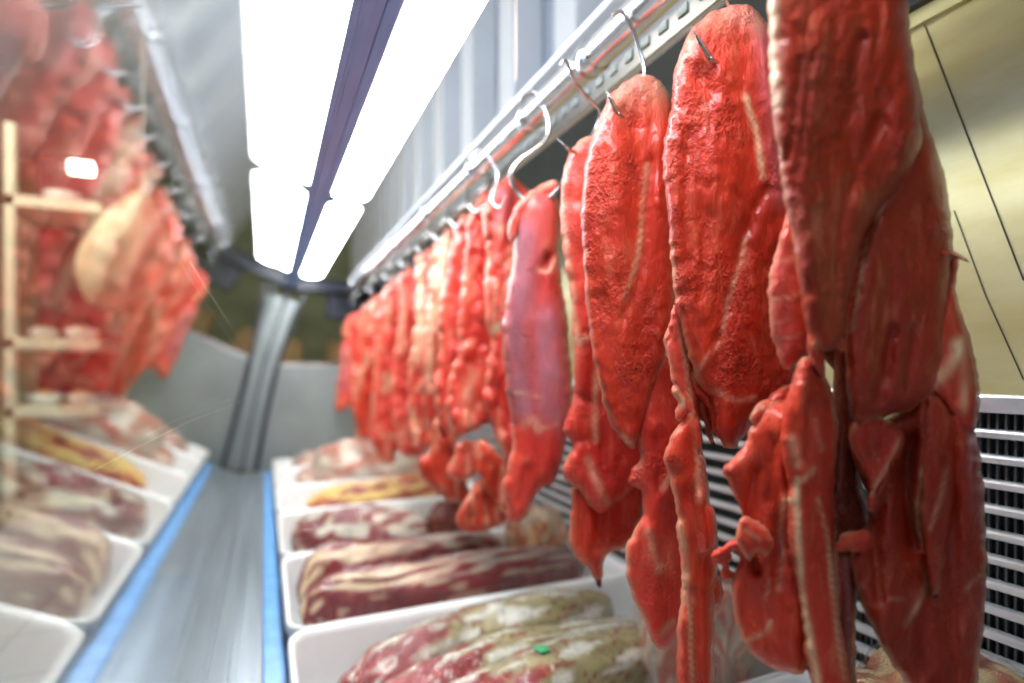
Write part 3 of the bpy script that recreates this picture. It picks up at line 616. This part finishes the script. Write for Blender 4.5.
def lumpo(name, pts, rw, rh, matn, lab, zone, sd, film=True, cat='meat', grp='packed cuts of meat lying in the trays', n=110, m=54, amp=.2, gold=None, ti=None, bx=None):
    """a cut lying along a path of world points; zone(s, a, nz) -> (fat, silver, dark)"""
    bounds = ((.058, bx or .684), (TY[ti][0] + .018, TY[ti][1] - .018)) if ti is not None else None
    path = spline([tuple(p) for p in pts], n=max(2, n // (len(pts) - 1))); L = len(path)
    root = empty(name, Vector(path.mean(0)) - Vector((0, 0, rh)), lab, cat, grp)
    def shell(k, extra):
        v = []; f = []; zz = []
        for i, p in enumerate(path):
            s = i / (L - 1); t_ = Vector(path[min(i + 1, L - 1)] - path[max(i - 1, 0)]).normalized(); sd_ = t_.cross(U).normalized(); up = sd_.cross(t_)
            e = max(.04, (1 - abs(2 * s - 1) ** 3.2)) ** .5 * (1 + .16 * noise.noise(Vector((s * 4, sd, 1))))
            for j in range(m):
                a = 2 * math.pi * j / m; q = Vector((s * 5, math.cos(a) * 1.3 + sd, math.sin(a) * 1.3))
                nz = noise.noise(q * 1.0); n2 = noise.noise(q * 2.7 + Vector((0, 0, 7)))
                rr = e * (1 + amp * nz + amp * .5 * n2) * k
                sa = math.sin(a); flat = max(.7, (p[2] - ZC + .536) / rh / max(.5, rr)) if sa < 0 else 1
                v.append(Vector(p) + sd_ * (math.cos(a) * rw * rr + 0) + up * (sa * rh * rr * flat))
                z_ = zone(s, a, noise.noise(Vector((s * 7, math.cos(a) * 3 + sd, math.sin(a) * 3))), noise.noise(Vector((s * 12, math.cos(a) * 4 + sd, math.sin(a) * 4)))); zz.append((max(0, min(1, z_[0])), max(0, min(1, z_[1])), max(0, min(1, z_[2])), 1))
        for i in range(L - 1):
            for j in range(m): f.append((i * m + j, i * m + (j + 1) % m, (i + 1) * m + (j + 1) % m, (i + 1) * m + j))
        f.append(tuple(range(m))); f.append(tuple(reversed(range((L - 1) * m, L * m))))
        if bounds:
            (bx0, bx1), (by0, by1) = bounds
            for ax, b0, b1 in ((0, bx0, bx1), (1, by0, by1)):
                lo_ = min(q[ax] for q in v); hi_ = max(q[ax] for q in v); n0, n1 = max(lo_, b0), min(hi_, b1)
                if hi_ - lo_ <= b1 - b0:
                    sh = max(0, b0 - lo_) - max(0, hi_ - b1)
                    for q in v: q[ax] += sh
                else:
                    for q in v: q[ax] = b0 + (q[ax] - lo_) / (hi_ - lo_) * (b1 - b0)
            for q in v: q.z = max(q.z, ZC - .536)
        return v, f, zz
    v, f, zz = shell(1, 0); link('flesh', v, f, M[matn], root, True, zz)
    if film: v, f, zz = shell(1.05, 0); link('plastic_wrap', v, f, M['film'], root, True)
    if gold:
        for mat_, nm, s, a0, ds, da, lb in gold:
            vv = []; ff = []; i0 = int(s * (L - 1)); nI, nJ = 5, 5; top = shell(1.075, 0)[0]
            di = max(1, int(ds * L)); 
            rows = range(i0, min(L - 1, i0 + di) + 1); j0 = int(a0 / (2 * math.pi) * m); dj = max(1, int(da * m)); cols = range(j0, j0 + dj + 1)
            for i in rows:
                for j in cols: vv.append(top[i * m + j % m])
            nc = len(cols)
            for i in range(len(rows) - 1):
                for j in range(nc - 1): ff.append((i * nc + j, i * nc + j + 1, (i + 1) * nc + j + 1, (i + 1) * nc + j))
            q = link(nm, vv, ff, M[mat_], root, True); q['label'] = lb
            sol = q.modifiers.new('thickness', 'SOLIDIFY'); sol.thickness = .001
    return root
tp = math.pi / 2
def sm(x, a, b_): t_ = max(0, min(1, (x - a) / (b_ - a))); return t_ * t_ * (3 - 2 * t_)
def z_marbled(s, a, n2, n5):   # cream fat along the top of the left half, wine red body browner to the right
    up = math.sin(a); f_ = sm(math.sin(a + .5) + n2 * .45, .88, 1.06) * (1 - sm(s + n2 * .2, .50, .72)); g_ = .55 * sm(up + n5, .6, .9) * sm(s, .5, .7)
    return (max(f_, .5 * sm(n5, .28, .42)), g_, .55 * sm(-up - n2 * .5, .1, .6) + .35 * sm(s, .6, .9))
def z_silver(s, a, n2, n5):
    g_ = sm(n2 * .8 + (s - .30) * 1.6, 0, .25); ln = 1 - sm(abs(n5 + .05), .015, .06); wh = sm(n2 - n5 * .5, .12, .35) * g_
    return (max(.75 * (1 - sm(abs(n5 - .12), .02, .07)) * (1 - g_), .85 * wh), g_ * (1 - .8 * ln) * .95, .35 * (1 - g_) * sm(-n5, .1, .3) + .35 * ln)
def z_wine(s, a, n2, n5): return (.5 * sm(n5, .2, .4), .9 * sm(n2 + n5 * .6 + (s - .5) * .5, .05, .3), 0)
def z_yellow(s, a, n2, n5): return (sm(n2 + n5 * .4 + .1, -.05, .2), 0, .5 * sm(-n2, .25, .5))
def z_dark(s, a, n2, n5): return (.25 * sm(n5, .2, .5), 0, .75)
def z_pink(s, a, n2, n5): return (.7 * sm(n5, 0, .3), .7 * sm(n2, -.1, .2), 0)
M['yellow'] = meat_mat('yellow_fat_beef', (.40, .04, .03), (.58, .10, .06), fatc=(.90, .60, .20), rough=.3)
M['silverwrap'] = meat_mat('silver_green_beef', (.26, .018, .024), (.42, .05, .05), fatc=(.84, .84, .72), silverc=(.38, .34, .16), rough=.2, grain=1.5)
M['pinkish'] = meat_mat('pink_beef', (.55, .16, .12), (.75, .34, .24), fatc=(.92, .78, .66), silverc=(.58, .58, .48), rough=.25)
M['tan'] = meat_mat('tan_beef', (.46, .12, .05), (.60, .22, .10), fatc=(.74, .58, .30), silverc=(.52, .50, .36), rough=.3)
zt = -.45
# tray with silver green wrapped cuts
lumpo('wrapped_meat', [G(400, 690, -.46), G(480, 640, -.445), G(560, 618, -.44), G(640, 595, -.45)], .060, .058, 'silverwrap', 'long wrapped cut with greenish silver skin, farthest back in the front tray', z_silver, 3.1, ti=1, bx=.60)
lumpo('wrapped_meat', [G(440, 730, -.45), G(540, 675, -.44), G(620, 645, -.44), G(720, 615, -.455)], .052, .055, 'silverwrap', 'wrapped cut with silvery film, middle of the front tray', z_silver, 8.4, ti=1, bx=.60)
lumpo('wrapped_meat', [G(520, 760, -.44), G(600, 700, -.44), G(680, 665, -.44), G(760, 640, -.45)], .055, .055, 'silverwrap', 'wrapped cut with a small green label in the front tray', z_silver, 14.2, ti=1, bx=.60, gold=[('green_label', 'label_sticker', .52, 1.35, .045, .07, 'small green sticker')])
lumpo('wrapped_meat', [G(300, 720, -.50), G(350, 712, -.50), G(400, 704, -.50)], .03, .03, 'wine', 'small dark red wrapped piece at the left end of the front tray', z_wine, 21.2, ti=1)
# tray with two marbled cuts
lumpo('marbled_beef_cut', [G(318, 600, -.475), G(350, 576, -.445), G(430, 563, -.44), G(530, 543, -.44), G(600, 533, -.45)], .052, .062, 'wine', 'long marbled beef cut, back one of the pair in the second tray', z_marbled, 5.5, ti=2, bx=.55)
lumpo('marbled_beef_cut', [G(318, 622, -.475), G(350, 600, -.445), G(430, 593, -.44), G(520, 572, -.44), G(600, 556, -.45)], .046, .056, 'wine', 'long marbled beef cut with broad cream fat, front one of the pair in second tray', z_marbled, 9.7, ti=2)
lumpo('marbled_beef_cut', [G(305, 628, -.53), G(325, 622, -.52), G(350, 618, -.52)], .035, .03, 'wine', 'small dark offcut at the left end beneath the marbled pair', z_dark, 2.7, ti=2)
# tray three
lumpo('wrapped_meat', [G(292, 548, -.485), G(330, 534, -.455), G(380, 530, -.45), G(428, 528, -.46)], .075, .065, 'wine', 'plump purple wrapped cut carrying a gold label at its left end', z_wine, 12.9, ti=3,
      gold=[('gold_film', 'label_sticker', .12, 3.6 - 1.7, .14, .18, 'shiny gold sticker')])
lumpo('dark_beef_cut', [G(436, 530, -.45), G(460, 516, -.44), G(500, 514, -.45)], .06, .06, 'brown', 'dark brown beef piece beside the purple wrapped cut', z_dark, 31.0, ti=3, film=False)
lumpo('tan_beef_cut', [Vector((.56, 1.23, ZC - .43)), Vector((.62, 1.235, ZC - .42)), Vector((.69, 1.23, ZC - .43))], .085, .085, 'tan', 'orange brown lump of meat showing under the purple silverskin cut', z_pink, 33.0, ti=2)
# tray four
lumpo('fatty_beef_cut', [G(305, 503, -.475), G(345, 494, -.45), G(400, 486, -.45), G(440, 480, -.45)], .06, .055, 'yellow', 'yellow fat edged beef cut lying at the back of the fourth tray', z_yellow, 41.0, ti=4, film=False)
lumpo('fatty_beef_cut', [G(325, 512, -.48), G(365, 501, -.45), G(420, 495, -.45), G(470, 490, -.45)], .05, .055, 'yellow', 'yellow and dark red beef cut lying at the front of the fourth tray', z_yellow, 47.0, ti=4)
# far trays
lumpo('wrapped_meat', [G(298, 478, -.47), G(320, 471, -.44), G(345, 470, -.44)], .07, .05, 'pinkish', 'pink wrapped meat near the left end of the fifth tray', z_pink, 51.0, ti=5)
lumpo('wrapped_meat', [G(338, 478, -.46), G(370, 466, -.40), G(420, 468, -.41), G(450, 470, -.44)], .10, .115, 'pinkish', 'clear film bag of pale meat heaped below the far cuts', z_pink, 57.0, ti=5)
lumpo('wrapped_meat', [G(296, 462, -.46), G(312, 458, -.43), G(335, 458, -.44)], .07, .06, 'pinkish', 'pale red wrapped meat in the farthest tray', z_pink, 61.0, ti=6)
# right side, near
lumpo('wrapped_meat', [Vector((.60, .58, ZC - .41)), Vector((.605, .64, ZC - .40)), Vector((.61, .72, ZC - .42))], .085, .09, 'pinkish', 'pinkish film wrapped meat seen between the two nearest hanging slabs', z_pink, 71.0, ti=1)
lumpo('tan_beef_cut', [Vector((.46, .30, ZC - .37)), Vector((.55, .30, ZC - .36)), Vector((.64, .31, ZC - .36))], .09, .10, 'tan', 'tan coloured meat in the bottom right corner below the grille', z_yellow, 77.0, ti=0)
lumpo('wrapped_meat', [Vector((.07, .33, ZC - .47)), Vector((.16, .34, ZC - .45)), Vector((.30, .35, ZC - .45)), Vector((.42, .36, ZC - .46))], .07, .05, 'wine', 'dark red wrapped cut in the nearest tray, seen reflected in the glass', z_wine, 81.0, ti=0)

# ================================================================== SHOP OUTSIDE THE GLASS
box('tile_ledge', (-.85, -.6, -.62), (-.116, YE - .05, -.56), M['tiles'])
tag(bpy.data.objects['tile_ledge'], 'grey tiled ledge outside the curved glass', 'ledge')
q = MB(); q.box((-.27, .45, -.56), (-.14, 1.75, -.552), .002); tag(q.build('plastic_sheet', M['blue_film']), 'bright blue plastic sheet lying on the tiled ledge', 'sheet')
sx, sy = -.54, 3.0
shelf = empty('shelving_unit', (sx, sy, 0), 'cream shelving unit with food on it, seen dimly through the glass', 'shelf')
for i, x in enumerate((sx - .42,)): box('post', (x, sy - .12, -ZC), (x + .035, sy - .08, 1.0), M['cream'], shelf, .004)
for zz in (-.60, -.195, .085, .665): box('shelf_board', (sx - .42, sy - .12, zz), (sx - .10, sy + .25, zz + .045), M['cream'], shelf, .004)
box('back_board', (sx - .42, sy + .25, -ZC), (sx - .10, sy + .27, 1.0), M['maroon'], shelf)
def bowl(x, y, z0, r, lab):
    root = empty('food_bowl', (x, y, ZC + z0), lab, 'bowl', 'bowls of food on the cream shelves'); v = []; f = []; n = 20
    pf = [(0, 0), (r * .5, 0), (r * .85, r * .3), (r, r * .7), (r * .95, r * .7), (r * .8, r * .33), (r * .45, .01), (0, .01)]
    for rr, h in pf:
        for k in range(n): v.append((x + max(rr, .0005) * math.cos(2 * math.pi * k / n), y + max(rr, .0005) * math.sin(2 * math.pi * k / n), ZC + z0 + h))
    for j in range(len(pf) - 1):
        for k in range(n): f.append((j * n + k, j * n + (k + 1) % n, (j + 1) * n + (k + 1) % n, (j + 1) * n + k))
    link('dish', v, f, M['porcelain'], root)
    v = []; f = []
    for i in range(9):
        for k in range(n):
            a = math.pi / 2 * i / 8; rr = r * .78 * math.cos(a) * (1 + .15 * noise.noise(Vector((i, k, r * 50)))) + .0005
            v.append((x + rr * math.cos(2 * math.pi * k / n), y + rr * math.sin(2 * math.pi * k / n), ZC + z0 + r * .4 + r * .6 * math.sin(a)))
    for i in range(8):
        for k in range(n): f.append((i * n + k, i * n + (k + 1) % n, (i + 1) * n + (k + 1) % n, (i + 1) * n + k))
    link('food', v, f, M['bread'], root)
for x, z0, r, l in ((-.87, .131, .06, 'white bowl of bread on the middle shelf, left one'), (-.73, .131, .065, 'white bowl of bread on the middle shelf, right one'),
                    (-.86, -.149, .065, 'white bowl of rolls on the lower shelf, left one'), (-.73, -.149, .06, 'white bowl of rolls on the lower shelf, right one'), (-.80, .711, .07, 'white bowl of food on the top shelf')):
    bowl(x, sy, z0, r, l)
q = MB(); q.tube([Vector((-.67, 2.6, ZC + .765)), Vector((-.60, 2.6, ZC + .765))], .025, 14); tag(q.build('shop_lamp', M['bulb'], None, True), 'small warm glowing lamp out in the shop', 'lamp')
for (x, y, s_, l) in ((-.1, 4.4, .35, 'brown box on the floor stack beyond the case end, left one'), (.45, 4.5, .3, 'brown box beyond the case end, right one')):
    box('stacked_box', (x, y, -ZC), (x + s_, y + .3, .22), M['bread'], None, .01); tag(bpy.data.objects[-1] if 0 else [o for o in col.objects if o.name.startswith('stacked_box')][-1], l, 'box', 'brown boxes beyond the case')
ld = bpy.data.lights.new('shelf_fill', 'AREA'); ld.energy = 26; ld.size = .8; ld.color = (1, .93, .78); lo = bpy.data.objects.new('shelf_fill', ld); col.objects.link(lo)  # unseen fill light added to brighten the shelves
lo.location = (-1.3, 2.0, ZC + 1.4); lo.rotation_euler = (math.radians(25), math.radians(-10), 0)
ham = []; 
def ham_mesh():
    c_ = P(126, 250, 2.3); v = []; f = []; n = 28; m_ = 20
    for i in range(m_ + 1):
        a = math.pi * i / m_; 
        for k in range(n):
            b_ = 2 * math.pi * k / n; q = Vector((math.sin(a) * math.cos(b_), math.sin(a) * math.sin(b_), math.cos(a)))
            w_ = .15 * (1 - .35 * max(0, q.z)) * (1 + .08 * noise.noise(q * 2)); v.append(c_ + Vector((q.x * w_ + .06 * q.z, q.y * w_, q.z * .25)))
    for i in range(m_):
        for k in range(n): f.append((i * n + k, i * n + (k + 1) % n, (i + 1) * n + (k + 1) % n, (i + 1) * n + k))
    return v, f, c_
v, f, c_ = ham_mesh(); hr = empty('hanging_ham', c_ + Vector((.05, 0, .25)), 'large pale cream oval ham beyond the glass, hanging beside the cream shelves', 'ham')
link('ham', v, f, M['ham'], hr)
q = MB(); q.tube([c_ + Vector((.06, 0, .24)), c_ + Vector((.06, 0, 1.5 - c_.z + ZC))], .004, 8); q.build('string', M['pale_line'], hr)
# thin lines added beyond the glass in place of lines reflected in it
for pts, d_, l in (([(190, 262), (210, 295), (230, 325), (248, 352)], .56, 'thin pale line added for a reflection, slanting down beyond the glass, beside the end post'), ([(95, 470), (140, 446), (190, 421), (240, 402)], .56, 'thin pale line added for a reflection, rising to the right beyond the glass, above the reflected trays'),
                  ([(243, -20), (248, 90), (253, 190), (259, 290)], .62, 'long thin upright pale line added for the reflection of the cord, left of the end post')):
    q = MB(); q.tube([P(u, v, d_) for u, v in pts], .0010, 6); tag(q.build('pale_line', M['pale_line'], None, True), l, 'pale_line', 'pale lines added beyond the glass')
